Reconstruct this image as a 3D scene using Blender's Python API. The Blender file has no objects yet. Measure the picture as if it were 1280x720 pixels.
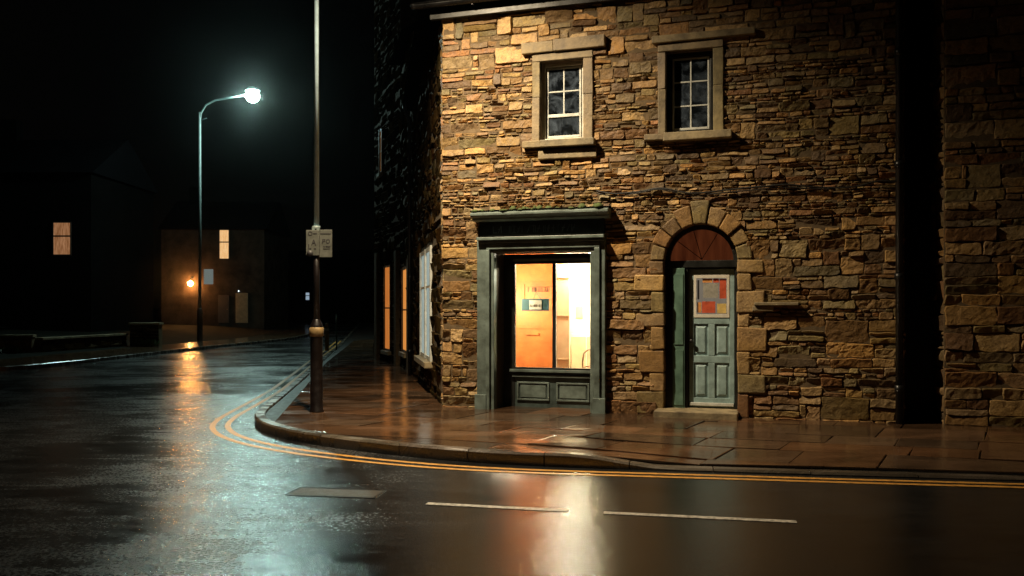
import bpy, math, random
from mathutils import Vector, Matrix, noise
R = math.radians
random.seed(7)
S = bpy.context.scene
COL = S.collection

# ------------------------------------------------------------------ helpers
class MB:
    """collects faces into one mesh; a per-vertex colour (albedo) can ride along"""
    def __init__(s): s.v=[]; s.f=[]; s.mi=[]; s.c=[]; s.m=0; s.sm=[]; s.smooth=False; s.col=(1,1,1)
    def vert(s,p): s.v.append(tuple(p)); s.c.append(s.col); return len(s.v)-1
    def face(s,idx): s.f.append(tuple(idx)); s.mi.append(s.m); s.sm.append(s.smooth)
    def poly(s,pts): s.face([s.vert(p) for p in pts])
    def box(s,x0,x1,y0,y1,z0,z1,j=0.0):
        r=lambda:random.uniform(-j,j) if j else 0
        P=[(x+r(),y+r(),z+r()) for z in (z0,z1) for y in (y0,y1) for x in (x0,x1)]
        b=len(s.v)
        for p in P: s.vert(p)
        for q in ((0,2,3,1),(4,5,7,6),(0,1,5,4),(2,6,7,3),(0,4,6,2),(1,3,7,5)): s.face([b+i for i in q])
    def prism(s,pts,ext):
        """pts: planar loop, ext: extrusion vector"""
        n=len(pts); e=Vector(ext); b=len(s.v)
        for p in pts: s.vert(p)
        for p in pts: s.vert(Vector(p)+e)
        s.face(range(b+n-1,b-1,-1)); s.face(range(b+n,b+2*n))
        for i in range(n):
            k=(i+1)%n; s.face((b+i,b+k,b+n+k,b+n+i))
    def tube(s,pts,r,n=10,cap=True):
        pts=[Vector(p) for p in pts]; rs=r if isinstance(r,(list,tuple)) else [r]*len(pts)
        rings=[]; ref=None; keep=s.smooth; s.smooth=True
        for i,p in enumerate(pts):
            d=(pts[min(i+1,len(pts)-1)]-pts[max(i-1,0)]).normalized()
            if ref is None: ref=Vector((0,0,1)) if abs(d.z)<.9 else Vector((1,0,0))
            a=(ref-d*ref.dot(d)).normalized(); ref=a; b=d.cross(a)
            rings.append([s.vert(p+(a*math.cos(t)+b*math.sin(t))*rs[i]) for t in [2*math.pi*k/n for k in range(n)]])
        for A,B in zip(rings,rings[1:]):
            for k in range(n): s.face((A[k],A[(k+1)%n],B[(k+1)%n],B[k]))
        s.smooth=keep
        if cap: s.face(rings[0][::-1]); s.face(rings[-1])
    def lathe(s,prof,c=(0,0,0),n=20):
        rings=[]; keep=s.smooth; s.smooth=True
        for r,z in prof: rings.append([s.vert((c[0]+r*math.cos(2*math.pi*k/n),c[1]+r*math.sin(2*math.pi*k/n),c[2]+z)) for k in range(n)])
        for A,B in zip(rings,rings[1:]):
            for k in range(n): s.face((A[k],A[(k+1)%n],B[(k+1)%n],B[k]))
        s.smooth=keep
        s.face(rings[0][::-1]); s.face(rings[-1])
    def build(s,name,mats,parent=None,bevel=0,loc=None,rot=None,flip=False):
        me=bpy.data.meshes.new(name); me.from_pydata(s.v,[],s.f); me.update()
        if not isinstance(mats,(list,tuple)): mats=[mats]
        for m in mats: me.materials.append(m)
        me.polygons.foreach_set('material_index',s.mi); me.polygons.foreach_set('use_smooth',s.sm)
        a=me.color_attributes.new('tone','FLOAT_COLOR','POINT')
        a.data.foreach_set('color',[x for c in s.c for x in (c[0],c[1],c[2],1.0)])
        o=bpy.data.objects.new(name,me); COL.objects.link(o)
        if parent: o.parent=parent
        if loc: o.location=loc
        if rot: o.rotation_euler=rot
        if bevel:
            b=o.modifiers.new('soft edges','BEVEL'); b.width=bevel; b.segments=2; b.limit_method='ANGLE'; b.angle_limit=R(40)
        return o
def tag(o,label=None,cat=None,group=None,kind='thing'):
    if label: o['label']=label
    if cat: o['category']=cat
    if group: o['group']=group
    o['kind']=kind
    return o
def empty(name,loc=(0,0,0),rz=0,label=None,cat=None,group=None):
    o=bpy.data.objects.new(name,None); COL.objects.link(o); o.location=loc; o.rotation_euler=(0,0,rz)
    o.empty_display_size=.2
    return tag(o,label,cat,group)
def sstep(a,b,x):
    t=max(0,min(1,(x-a)/(b-a))); return t*t*(3-2*t)

# ------------------------------------------------------------------ materials
def nmat(name):
    m=bpy.data.materials.new(name); m.use_nodes=True
    nt=m.node_tree; nt.nodes.clear()
    out=nt.nodes.new('ShaderNodeOutputMaterial'); p=nt.nodes.new('ShaderNodeBsdfPrincipled')
    nt.links.new(p.outputs[0],out.inputs[0]); return m,nt,p,out
def N(nt,t,**k):
    n=nt.nodes.new('ShaderNode'+t)
    for a,b in k.items():
        if a in n.inputs: n.inputs[a].default_value=b
        else: setattr(n,a,b)
    return n
def noise_n(nt,scale,detail=4,rough=.6,co=None,dist=0):
    n=N(nt,'TexNoise'); n.inputs['Scale'].default_value=scale; n.inputs['Detail'].default_value=detail; n.inputs['Roughness'].default_value=rough; n.inputs['Distortion'].default_value=dist
    if co is not None: nt.links.new(co,n.inputs['Vector'])
    return n
def ramp(nt,src,stops):
    r=N(nt,'ValToRGB'); e=r.color_ramp.elements
    while len(e)<len(stops): e.new(.5)
    for i,(p,c) in enumerate(stops):
        e[i].position=p; e[i].color=(c if isinstance(c,(tuple,list)) else (c,c,c))[:3]+(1,) if isinstance(c,(tuple,list)) else (c,c,c,1)
    nt.links.new(src,r.inputs[0]); return r
def mixc(nt,a,b,f,mode='MIX'):
    m=N(nt,'Mix',data_type='RGBA',blend_type=mode)
    for s,i in ((a,6),(b,7)):
        if isinstance(s,(tuple,list)): m.inputs[i].default_value=tuple(s)[:3]+(1,)
        else: nt.links.new(s,m.inputs[i])
    if isinstance(f,(int,float)): m.inputs[0].default_value=f
    else: nt.links.new(f,m.inputs[0])
    return m.outputs[2]
def bump(nt,src,strength,dist=.01,prev=None):
    b=N(nt,'Bump'); b.inputs['Strength'].default_value=strength; b.inputs['Distance'].default_value=dist
    nt.links.new(src,b.inputs['Height'])
    if prev is not None: nt.links.new(prev,b.inputs['Normal'])
    return b.outputs[0]
def surf(name,col,rough=.6,var=.35,scale=6,bstr=.25,bscale=40,metal=0,col2=None,bdist=.004,tone=False,spec=.5):
    """a worn, slightly uneven surface: two albedos broken up by noise, plus bump"""
    m,nt,p,out=nmat(name)
    co=N(nt,'TexCoord').outputs['Object']
    n=noise_n(nt,scale,6,.65,co)
    c2=col2 or tuple(c*(1-var) for c in col)
    r=ramp(nt,n.outputs['Fac'],[(.32,c2),(.66,col)])
    c=r.outputs[0]
    if tone:
        at=N(nt,'Attribute',attribute_name='tone'); c=mixc(nt,c,at.outputs['Color'],1,'MULTIPLY')
    nt.links.new(c,p.inputs['Base Color'])
    rr=ramp(nt,n.outputs['Fac'],[(.3,max(.02,rough-.12)),(.7,min(1,rough+.12))]); nt.links.new(rr.outputs[0],p.inputs['Roughness'])
    p.inputs['Metallic'].default_value=metal; p.inputs['Specular IOR Level'].default_value=spec
    b=noise_n(nt,bscale,5,.6,co); nt.links.new(bump(nt,b.outputs['Fac'],bstr,bdist),p.inputs['Normal'])
    return m
def glow(name,col,strength):
    m,nt,p,out=nmat(name); nt.nodes.remove(p)
    e=N(nt,'Emission'); e.inputs[0].default_value=tuple(col)+(1,); e.inputs[1].default_value=strength
    nt.links.new(e.outputs[0],out.inputs[0]); return m
def lit_pane(name,c1,c2,strength,scale=3):
    """a pane that gives off light unevenly"""
    m,nt,p,out=nmat(name); nt.nodes.remove(p)
    co=N(nt,'TexCoord').outputs['Object']
    mp=N(nt,'Mapping'); mp.inputs['Scale'].default_value=(4,4,.6); nt.links.new(co,mp.inputs[0])
    n=noise_n(nt,scale,4,.6,mp.outputs[0]); r=ramp(nt,n.outputs['Fac'],[(.3,c1),(.7,c2)])
    e=N(nt,'Emission'); e.inputs[1].default_value=strength; nt.links.new(r.outputs[0],e.inputs[0])
    nt.links.new(e.outputs[0],out.inputs[0]); return m
def glass(name,tint=(.9,.95,.93),ior=1.5):
    m,nt,p,out=nmat(name); nt.nodes.remove(p)
    t=N(nt,'BsdfTransparent'); t.inputs[0].default_value=tint+(1,)
    g=N(nt,'BsdfGlossy'); g.inputs['Roughness'].default_value=.03
    f=N(nt,'Fresnel'); f.inputs['IOR'].default_value=ior
    co=N(nt,'TexCoord').outputs['Object']; n=noise_n(nt,3,2,.5,co)
    nt.links.new(bump(nt,n.outputs['Fac'],.05,.02),g.inputs['Normal'])
    x=N(nt,'MixShader'); nt.links.new(f.outputs[0],x.inputs[0]); nt.links.new(t.outputs[0],x.inputs[1]); nt.links.new(g.outputs[0],x.inputs[2])
    nt.links.new(x.outputs[0],out.inputs[0]); return m

def gleam_glass(name):
    m=glass(name); nt=m.node_tree; out=[n for n in nt.nodes if n.type=='OUTPUT_MATERIAL'][0]; x=out.inputs[0].links[0].from_node
    co=N(nt,'TexCoord').outputs['Object']; n=noise_n(nt,4.5,5,.7,co,.8); r=ramp(nt,n.outputs['Fac'],[(.42,.008),(.75,.16)])
    d=N(nt,'BsdfDiffuse'); d.inputs[0].default_value=(.42,.55,.75,1)  # patchy dust film, coloured to stand in for the panes' bluish reflections
    y=N(nt,'MixShader'); nt.links.new(r.outputs[0],y.inputs[0]); nt.links.new(x.outputs[0],y.inputs[1]); nt.links.new(d.outputs[0],y.inputs[2]); nt.links.new(y.outputs[0],out.inputs[0]); return m
def stone_mat(name,gain=1.0):
    m,nt,p,out=nmat(name); p.inputs['Specular IOR Level'].default_value=.35 if gain>.2 else .0
    co=N(nt,'TexCoord').outputs['Object']
    at=N(nt,'Attribute',attribute_name='tone')
    n1=noise_n(nt,7,8,.7,co,.6); n2=noise_n(nt,38,6,.7,co); n3=noise_n(nt,1.3,3,.5,co)
    r1=ramp(nt,n1.outputs['Fac'],[(.25,(.42,.36,.32)),(.5,(.95,.92,.86)),(.75,(1.3,1.2,1.0))])
    c=mixc(nt,at.outputs['Color'],r1.outputs[0],1,'MULTIPLY')
    r2=ramp(nt,n2.outputs['Fac'],[(.3,(.45,.42,.4)),(.55,(1.05,1.05,1.05))])
    c=mixc(nt,c,r2.outputs[0],.8,'MULTIPLY')
    # rain-soaked and lichen patches
    r3=ramp(nt,n3.outputs['Fac'],[(.42,0.0),(.62,1.0)])
    c=mixc(nt,c,mixc(nt,c,(.92,.88,.68),1,'MULTIPLY'),r3.outputs[0])
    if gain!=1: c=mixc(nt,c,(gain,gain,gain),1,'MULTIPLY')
    nt.links.new(c,p.inputs['Base Color'])
    rr=ramp(nt,n1.outputs['Fac'],[(.3,.42),(.7,.75)]); nt.links.new(rr.outputs[0],p.inputs['Roughness'])
    h=bump(nt,n1.outputs['Fac'],.55,.03); h=bump(nt,n2.outputs['Fac'],.6,.012,h)
    nt.links.new(h,p.inputs['Normal']); return m

M={}
M['stone']=stone_mat('weathered sandstone')
M['unlit_stone']=stone_mat('shade-darkened sandstone',.11)  # sandstone blackened: the shade of unlit walls is put into its colour
M['shade_stone']=stone_mat('shaded sandstone',.85)  # slightly darkened sandstone copy, dimness put into the colour
M['dress']=surf('dressed sandstone',(.31,.245,.14),.65,.5,4,.7,30,col2=(.10,.078,.046),bdist=.01,tone=True)
M['mortar']=surf('earthy mortar',(.16,.115,.068),.9,.5,9,.6,50,bdist=.01,spec=.1)
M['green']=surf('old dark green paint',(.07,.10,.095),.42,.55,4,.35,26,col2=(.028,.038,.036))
M['greenlit']=surf('lit grey-green paint',(.16,.21,.195),.42,.5,4,.35,26,col2=(.06,.075,.066))  # lighter copy of the green, lamplight put into the colour
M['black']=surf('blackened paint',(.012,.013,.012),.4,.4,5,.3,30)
M['door']=surf('pale blue-green door paint',(.30,.43,.44),.4,.4,5,.35,28,col2=(.16,.23,.23))
M['sidegreen']=surf('bottle green panel paint',(.12,.22,.17),.4,.5,4,.3,24)
M['white']=surf('old white window paint',(.62,.64,.60),.45,.35,7,.3,30)
M['whitedoor']=surf('cream door paint',(.66,.63,.54),.45,.3,7,.3,30)
M['slate']=surf('wet roof slate',(.005,.005,.006),.7,.5,3,.6,12,bdist=.02,spec=.0)
M['iron']=surf('black cast iron',(.012,.012,.013),.35,.4,8,.3,40)
M['gutter']=surf('painted iron gutter',(.007,.007,.0075),.35,.4,8,.3,40)
M['galv']=surf('galvanised steel',(.58,.80,.92),.5,.25,6,.15,60,metal=.1)
M['fargalv']=surf('dull lamp column paint',(.16,.21,.21),.6,.3,6,.15,60)
M['postblack']=surf('maroon-black post paint',(.006,.003,.003),.42,.4,9,.3,50)
M['brass']=surf('ochre band and highlight paint',(.34,.23,.10),.45,.5,9,.3,50)
M['glass']=glass('window glass')
M['dust_gleam']=gleam_glass('old glass with bluish gleam')
M['dim']=surf('dim plaster',(.05,.045,.04),.8,.3,3,.2,20)
M['redglass']=surf('red-brown fanlight glass',(.16,.045,.018),.16,.5,6,.2,10,col2=(.07,.02,.01))
M['orangewall']=surf('orange varnished boarding',(.72,.21,.045),.5,.35,3,.2,20,col2=(.46,.12,.025))
M['creamwall']=surf('cream plaster',(.85,.78,.64),.8,.2,2,.2,20)
M['peachwall']=surf('peach painted boarding',(.82,.56,.33),.6,.25,3,.2,20)
M['woodfloor']=surf('wood floor',(.45,.25,.10),.4,.3,4,.2,20)
M['chairwood']=surf('bentwood',(.30,.15,.07),.4,.4,9,.2,40)
M['paper']=surf('white paper',(.75,.74,.70),.8,.1,6,.1,30)
M['fadedletter']=surf('faded lettering',(.07,.08,.09),.6,.4,9,.1,30)
M['bluecard']=surf('teal blue card',(.035,.12,.17),.6,.3,8,.1,30,col2=(.03,.085,.10))
M['ink']=surf('dark ink',(.02,.018,.02),.6,.2,9,.1,30)
M['greyink']=surf('grey brown lettering',(.16,.09,.06),.6,.3,9,.1,30)
M['redposter']=surf('red poster',(.55,.085,.03),.6,.4,10,.1,30)
M['orangeposter']=surf('orange poster',(.70,.30,.08),.6,.4,10,.1,30)
M['yellowposter']=surf('yellow poster',(.66,.48,.15),.6,.4,10,.1,30)
M['greyposter']=surf('grey print',(.33,.32,.28),.6,.4,14,.1,30)
M['signface']=surf('weathered sign enamel',(.10,.105,.09),.5,.4,9,.2,30)
M['moss']=surf('moss',(.07,.10,.025),.9,.5,14,.7,60,bdist=.01)
M['leaf']=surf('weed leaves',(.06,.12,.03),.5,.5,9,.2,30,tone=True)
M['render']=surf('rough house render',(.05,.036,.026),.85,.4,1.2,.5,14,col2=(.018,.013,.010),bdist=.02,spec=.0)
M['darkrender']=surf('dark brick render',(.004,.0038,.0038),.85,.4,1.2,.5,14,bdist=.02,spec=.0)
M['doorbrown']=surf('dark brown door',(.05,.035,.028),.5,.4,4,.2,20)
M['doorochre']=surf('ochre board door',(.28,.19,.10),.6,.4,4,.2,20)
M['cable']=surf('black cable sheath',(.014,.013,.012),.5,.3,9,.1,30)
M['curtain']=surf('grey net curtain',(.55,.58,.57),.85,.5,9,.2,30,col2=(.2,.22,.22))

# ---- wet ground
def road_mat():
    m,nt,p,out=nmat('wet asphalt')
    co=N(nt,'TexCoord').outputs['Object']
    big=noise_n(nt,.32,4,.55,co,.4)
    mp=N(nt,'Mapping'); mp.inputs['Scale'].default_value=(.55,1.9,1); nt.links.new(co,mp.inputs[0])
    mid=noise_n(nt,2.2,6,.65,mp.outputs[0],.5)
    mask=N(nt,'Math',operation='ADD'); nt.links.new(big.outputs['Fac'],mask.inputs[0])
    h=N(nt,'Math',operation='MULTIPLY'); h.inputs[1].default_value=.6; nt.links.new(mid.outputs['Fac'],h.inputs[0]); nt.links.new(h.outputs[0],mask.inputs[1])
    wet=ramp(nt,mask.outputs[0],[(.68,0.0),(.95,1.0)])     # 1: standing film of water
    fine=noise_n(nt,95,3,.75,co); vor=N(nt,'TexVoronoi'); vor.inputs['Scale'].default_value=70; nt.links.new(co,vor.inputs['Vector'])
    c=ramp(nt,fine.outputs['Fac'],[(.3,(.010,.011,.012)),(.7,(.04,.041,.042))])
    c=mixc(nt,c.outputs[0],(.45,.45,.45),wet.outputs[0],'MULTIPLY')
    nt.links.new(c,p.inputs['Base Color'])
    sx=N(nt,'SeparateXYZ'); nt.links.new(co,sx.inputs[0])
    ax=N(nt,'Math',operation='MULTIPLY_ADD'); nt.links.new(big.outputs['Fac'],ax.inputs[0]); ax.inputs[1].default_value=2.5; nt.links.new(sx.outputs[0],ax.inputs[2])
    zone=ramp(nt,ax.outputs[0],[(0,0.0),(1,1.0)]); mr=N(nt,'MapRange'); mr.inputs[1].default_value=-1.2; mr.inputs[2].default_value=1.8; nt.links.new(ax.outputs[0],mr.inputs[0])
    ra=ramp(nt,wet.outputs[0],[(0,.30),(1,.14)]); rb=ramp(nt,wet.outputs[0],[(0,.10),(1,.05)])
    grain=noise_n(nt,34,4,.75,co); gr=ramp(nt,grain.outputs['Fac'],[(.40,.55),(.50,1.0),(.66,1.7)])
    rr=mixc(nt,ra.outputs[0],rb.outputs[0],mr.outputs[0]); rr=mixc(nt,rr,gr.outputs[0],.75,'MULTIPLY'); nt.links.new(rr,p.inputs['Roughness'])
    b_a=ramp(nt,wet.outputs[0],[(0,.42),(1,.14)]); b_b=ramp(nt,wet.outputs[0],[(0,.13),(1,.04)]); bs=N(nt,'RGBToBW'); nt.links.new(mixc(nt,b_a.outputs[0],b_b.outputs[0],mr.outputs[0]),bs.inputs[0])
    b=N(nt,'Bump'); b.inputs['Distance'].default_value=.006; nt.links.new(bs.outputs[0],b.inputs['Strength']); nt.links.new(vor.outputs['Distance'],b.inputs['Height'])
    b2=bump(nt,fine.outputs['Fac'],.22,.006,b.outputs[0])
    wave=noise_n(nt,3.0,3,.5,co); b3=bump(nt,wave.outputs['Fac'],.06,.02,b2)
    b3=bump(nt,grain.outputs['Fac'],.20,.010,b3); nt.links.new(b3,p.inputs['Normal']); p.inputs['Specular IOR Level'].default_value=1.0; p.inputs['IOR'].default_value=1.95
    return m
def flag_mat(name,c1,c2,r0,r1):
    m,nt,p,out=nmat(name)
    co=N(nt,'TexCoord').outputs['Object']; at=N(nt,'Attribute',attribute_name='tone')
    mp=N(nt,'Mapping'); mp.inputs['Scale'].default_value=(.6,1.7,1); nt.links.new(co,mp.inputs[0])
    n=noise_n(nt,1.6,6,.65,mp.outputs[0],.6); f=noise_n(nt,45,4,.7,co)
    c=ramp(nt,n.outputs['Fac'],[(.3,c2),(.7,c1)]); c=mixc(nt,c.outputs[0],at.outputs['Color'],1,'MULTIPLY')
    fr=ramp(nt,f.outputs['Fac'],[(.3,.6),(.6,1.05)]); c=mixc(nt,c,fr.outputs[0],1,'MULTIPLY')
    nt.links.new(c,p.inputs['Base Color'])
    rr=ramp(nt,n.outputs['Fac'],[(.36,r0),(.66,r1)]); nt.links.new(rr.outputs[0],p.inputs['Roughness'])
    h=bump(nt,n.outputs['Fac'],.14,.02); h=bump(nt,f.outputs['Fac'],.16,.005,h); nt.links.new(h,p.inputs['Normal']); p.inputs['Specular IOR Level'].default_value=.9; p.inputs['IOR'].default_value=1.6
    return m
M['road']=road_mat()
M['flag']=flag_mat('wet flagstone',(.15,.085,.048),(.06,.036,.022),.05,.24)
M['kerb']=flag_mat('wet kerb stone',(.15,.125,.10),(.07,.058,.046),.15,.4)
M['joint']=surf('joint dirt',(.012,.010,.008),.5,.4,9,.3,40)
M['ground']=surf('dark ground',(.008,.009,.006),.9,.5,.5,.5,4,spec=.1)
M['yellow']=surf('worn yellow line paint',(.72,.36,.07),.40,.5,14,.5,70,col2=(.34,.17,.04))
M['linewhite']=surf('worn white line paint',(.85,.80,.70),.5,.25,26,.5,70,col2=(.16,.15,.13))
M['cover']=surf('utility cover',(.07,.065,.055),.42,.4,10,.8,60,bdist=.01)

# ------------------------------------------------------------------ frame of the corner building
C=Vector((-1.14,14.76,0)); TH=R(-17.8)
U=Vector((math.cos(TH),math.sin(TH),0)); V=Vector((-math.sin(TH),math.cos(TH),0))   # along the front, inwards
ROAD=-.14

def terrain_left(x,y): return 0

# ---- kerb line of the corner pavement
def catmull(P,step):
    P=[Vector((a[0],a[1],0)) for a in P]; out=[]
    for i in range(len(P)-1):
        p0=P[max(i-1,0)];p1=P[i];p2=P[i+1];p3=P[min(i+2,len(P)-1)]
        n=max(2,int((p2-p1).length/step))
        for k in range(n):
            t=k/n; out.append(.5*((2*p1)+(p2-p0)*t+(2*p0-5*p1+4*p2-p3)*t*t+(3*p1-p0-3*p2+p3)*t**3))
    out.append(P[-1]); return out
KERB=catmull([(15,7.5),(9,8.5),(5.3,9.1),(3.2,9.42),(1.3,9.75),(.1,10.02),(-.8,10.36),(-1.65,10.84),(-2.5,11.45),(-3.25,12.2),(-3.8,13.1),(-4.12,14.2),(-4.45,16.5),(-5.3,22.4),(-6.6,31),(-7.9,40),(-10.4,56),(-17.3,100)],.3)
def side_n(P,i):
    d=(P[min(i+1,len(P)-1)]-P[max(i-1,0)]).normalized(); return Vector((-d.y,d.x,0))   # left of travel = road side? checked below
def off(P,dist):
    return [p+side_n(P,i)*(dist(p) if callable(dist) else dist) for i,p in enumerate(P)]
# travelling right-to-left, then away: the road lies on the left-hand side
def edge_z(p): return -.112*sstep(.6,1.75,p.x)
def pave_z(p):
    D=-(Vector((p.x,p.y,0))-C).dot(V)
    return edge_z(p)*max(0,min(1,D/4.3))**1.6

# ------------------------------------------------------------------ ground, road, pavements
def build_ground():
    b=MB(); b.box(-2500,2500,-60,3000,-.60,-.40); tag(b.build('ground',M['ground']),None,None,None,'structure')
    b=MB(); b.poly([(-90,-12,ROAD),(60,-12,ROAD),(60,140,ROAD),(-90,140,ROAD)]); tag(b.build('road',M['road']),None,None,None,'structure')
    # corner pavement: flagstones cut to the kerb, on a bed
    inner=off(KERB,-.16)
    region=[(p.x,p.y) for p in inner]+[(-9,100),(15,60)]
    b=MB(); z=-.02
    bed=[Vector((x,y,0)) for x,y in region]
    # bed as a strip from kerb to a line under the buildings
    back=[Vector((max(p.x+1.2,15-(len(inner)-i)*0),p.y,0)) for i,p in enumerate(inner)]
    for i in range(len(inner)-1):
        p,q=inner[i],inner[i+1]
        nn=[(-side_n(inner,k)) for k in (i,i+1)]
        prev=None
        for k in range(7):
            d=k*1.0
            a=p+nn[0]*d*.9; c=q+nn[1]*d*.9
            if prev: b.poly([(prev[0].x,prev[0].y,pave_z(prev[0])-.03),(a.x,a.y,pave_z(a)-.03),(c.x,c.y,pave_z(c)-.03),(prev[1].x,prev[1].y,pave_z(prev[1])-.03)])
            prev=(a,c)
    bd=b
    b=MB()
    clip=[Vector((x,y)) for x,y in region]
    def cut(poly):
        out=poly
        for i in range(len(clip)):
            a=clip[i]; c=clip[(i+1)%len(clip)]; e=c-a
            res=[]
            for k in range(len(out)):
                p=out[k]; q=out[(k+1)%len(out)]
                dp=e.x*(p.y-a.y)-e.y*(p.x-a.x); dq=e.x*(q.y-a.y)-e.y*(q.x-a.x)
                ip=dp<=0; iq=dq<=0
                if ip: res.append(p)
                if ip!=iq: res.append(p+(q-p)*(dp/(dp-dq)))
            out=res
            if len(out)<3: return []
        return out
    rnd=random.Random(5)
    A=Vector((U.x,U.y)); B=Vector((.50,.866)); C2=Vector((C.x,C.y))
    w=-9.0
    while w<34:
        wid=rnd.uniform(.55,.95); a=-22+rnd.uniform(0,1)
        while a<18:
            ln=rnd.uniform(.7,1.5); g=.008
            c0=C2+A*(a+g)+B*(w+g); q=[c0,c0+A*(ln-2*g),c0+A*(ln-2*g)+B*(wid-2*g),c0+B*(wid-2*g)]
            a+=ln
            q=[p+Vector((rnd.uniform(-.012,.012),rnd.uniform(-.012,.012))) for p in q]
            mid=sum(q,Vector((0,0)))/4
            rel=Vector((mid.x,mid.y,0))-C
            if rel.dot(V)>2.4 and rel.dot(Vector((.983,.183,0)))>2.0: continue
            if mid.y>60 or mid.y<5: continue
            if sum(1 for _ in [0])<0: continue
            p=cut(q[::-1])
            if len(p)<3: continue
            ar=abs(sum(p[i].x*p[(i+1)%len(p)].y-p[(i+1)%len(p)].x*p[i].y for i in range(len(p))))/2
            if ar<.006: continue
            tx,ty=rnd.gauss(0,.0045),rnd.gauss(0,.0045); dz=rnd.uniform(-.004,.004)
            t=rnd.uniform(.4,1.3); wr=rnd.uniform(-.1,.16)
            b.col=(t*(1+wr),t,t*(1-wr))
            top=[(v.x,v.y,pave_z(Vector((v.x,v.y,0)))+dz+(v.x-mid.x)*tx+(v.y-mid.y)*ty) for v in p]
            ins=[]
            n=len(p); cen=sum(p,Vector((0,0)))/n
            for v,tp in zip(p,top):
                k=(cen-v); k=k/max(k.length,.01)*.012
                ins.append((v.x+k.x,v.y+k.y,tp[2]))
            base=len(b.v)
            for v in ins: b.vert(v)
            for v in top: b.vert((v[0],v[1],v[2]-.0025))
            for v in top: b.vert((v[0],v[1],v[2]-.04))
            b.face(range(base+n-1,base-1,-1))
            for i in range(n):
                k=(i+1)%n
                b.face((base+i,base+k,base+n+k,base+n+i)); b.face((base+n+i,base+n+k,base+2*n+k,base+2*n+i))
        w+=wid
    b.col=(1,1,1); b.m=1
    o=len(b.v)
    for v in bd.v: b.vert(v)
    for f in bd.f: b.face([i+o for i in f])
    tag(b.build('pavement',[M['flag'],M['joint']]),None,None,None,'structure')
    # kerb stones
    b=MB(); acc=0; i=0; rnd=random.Random(3)
    while i<len(KERB)-1:
        ln=rnd.choice((3,3,4)) if KERB[i].y<30 else 8
        j=min(i+ln,len(KERB)-1)
        t=rnd.uniform(.7,1.2); b.col=(t,t*rnd.uniform(.94,1.02),t*.96); dz=rnd.uniform(-.004,.004)
        prof=[(.0,-.35),(.0,-.022),(-.022,.0),(-.153,.0),(-.153,-.1)]
        rings=[]
        for k in range(i,j+1):
            n_=side_n(KERB,k); p=KERB[k].copy()
            d=(KERB[min(k+1,len(KERB)-1)]-KERB[max(k-1,0)]).normalized()
            if k==i: p+=d*.006
            if k==j: p-=d*.006
            ez=edge_z(p)+dz
            rings.append([b.vert((p.x+n_.x*o_,p.y+n_.y*o_,ez+h_+.004+rnd.uniform(-.002,.002))) for o_,h_ in prof])
        for a_,c_ in zip(rings,rings[1:]):
            for k in range(4): b.face((a_[k],c_[k],c_[k+1],a_[k+1]))
        b.face(rings[0]); b.face(rings[-1][::-1])
        i=j
    tag(b.build('kerb',M['kerb']),None,None,None,'structure')
    # double yellow lines
    def yo(p): return .10+.20*sstep(2.5,-3.4,p.x)*sstep(20,13,p.y)+.05
    for k in (0,1):
        b=MB(); 
        a=off(KERB,lambda p:yo(p)+k*.17*(1+.3*sstep(1,-3,p.x))-.0); c=off(KERB,lambda p:yo(p)+k*.17*(1+.3*sstep(1,-3,p.x))+.085)
        n=len([p for p in KERB if p.y<48])
        for i in range(n-1): b.poly([(v.x,v.y,ROAD+.004) for v in (a[i],c[i],c[i+1],a[i+1])])
        tag(b.build('yellow_line' ,M['yellow']),None,None,None,'structure')
    # centre dashes
    b=MB()
    def strip(x0,y0,x1,y1,w=.09):
        a=Vector((x0,y0,0)); c=Vector((x1,y1,0)); d=(c-a).normalized(); n_=Vector((-d.y,d.x,0))*w/2
        m=14
        for i in range(m):
            p=a+(c-a)*(i/m); q=a+(c-a)*((i+1)/m)
            b.poly([(v.x,v.y,ROAD+.004) for v in (p-n_,q-n_,q+n_,p+n_)])
    strip(-.78,8.05,.50,7.76); strip(.80,7.69,2.38,7.36)
    tag(b.build('road_marking',M['linewhite']),None,None,None,'structure')
build_ground()

# utility cover let into the road
e=empty('utility_cover',(-1.70,8.52,ROAD),R(-9),'rectangular metal utility cover set in the wet road','utility cover')
b=MB(); b.poly([(-.42,-.16,.003),(.42,-.16,.003),(.42,.16,.003),(-.42,.16,.003)]); b.build('plate',M['cover'],e)
b=MB()
for a in ((-.45,.45,-.19,-.165),(-.45,.45,.165,.19),(-.45,-.425,-.163,.163),(.425,.45,-.163,.163)): b.box(*a,-.02,.005)
b.build('rim',M['iron'],e)

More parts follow.
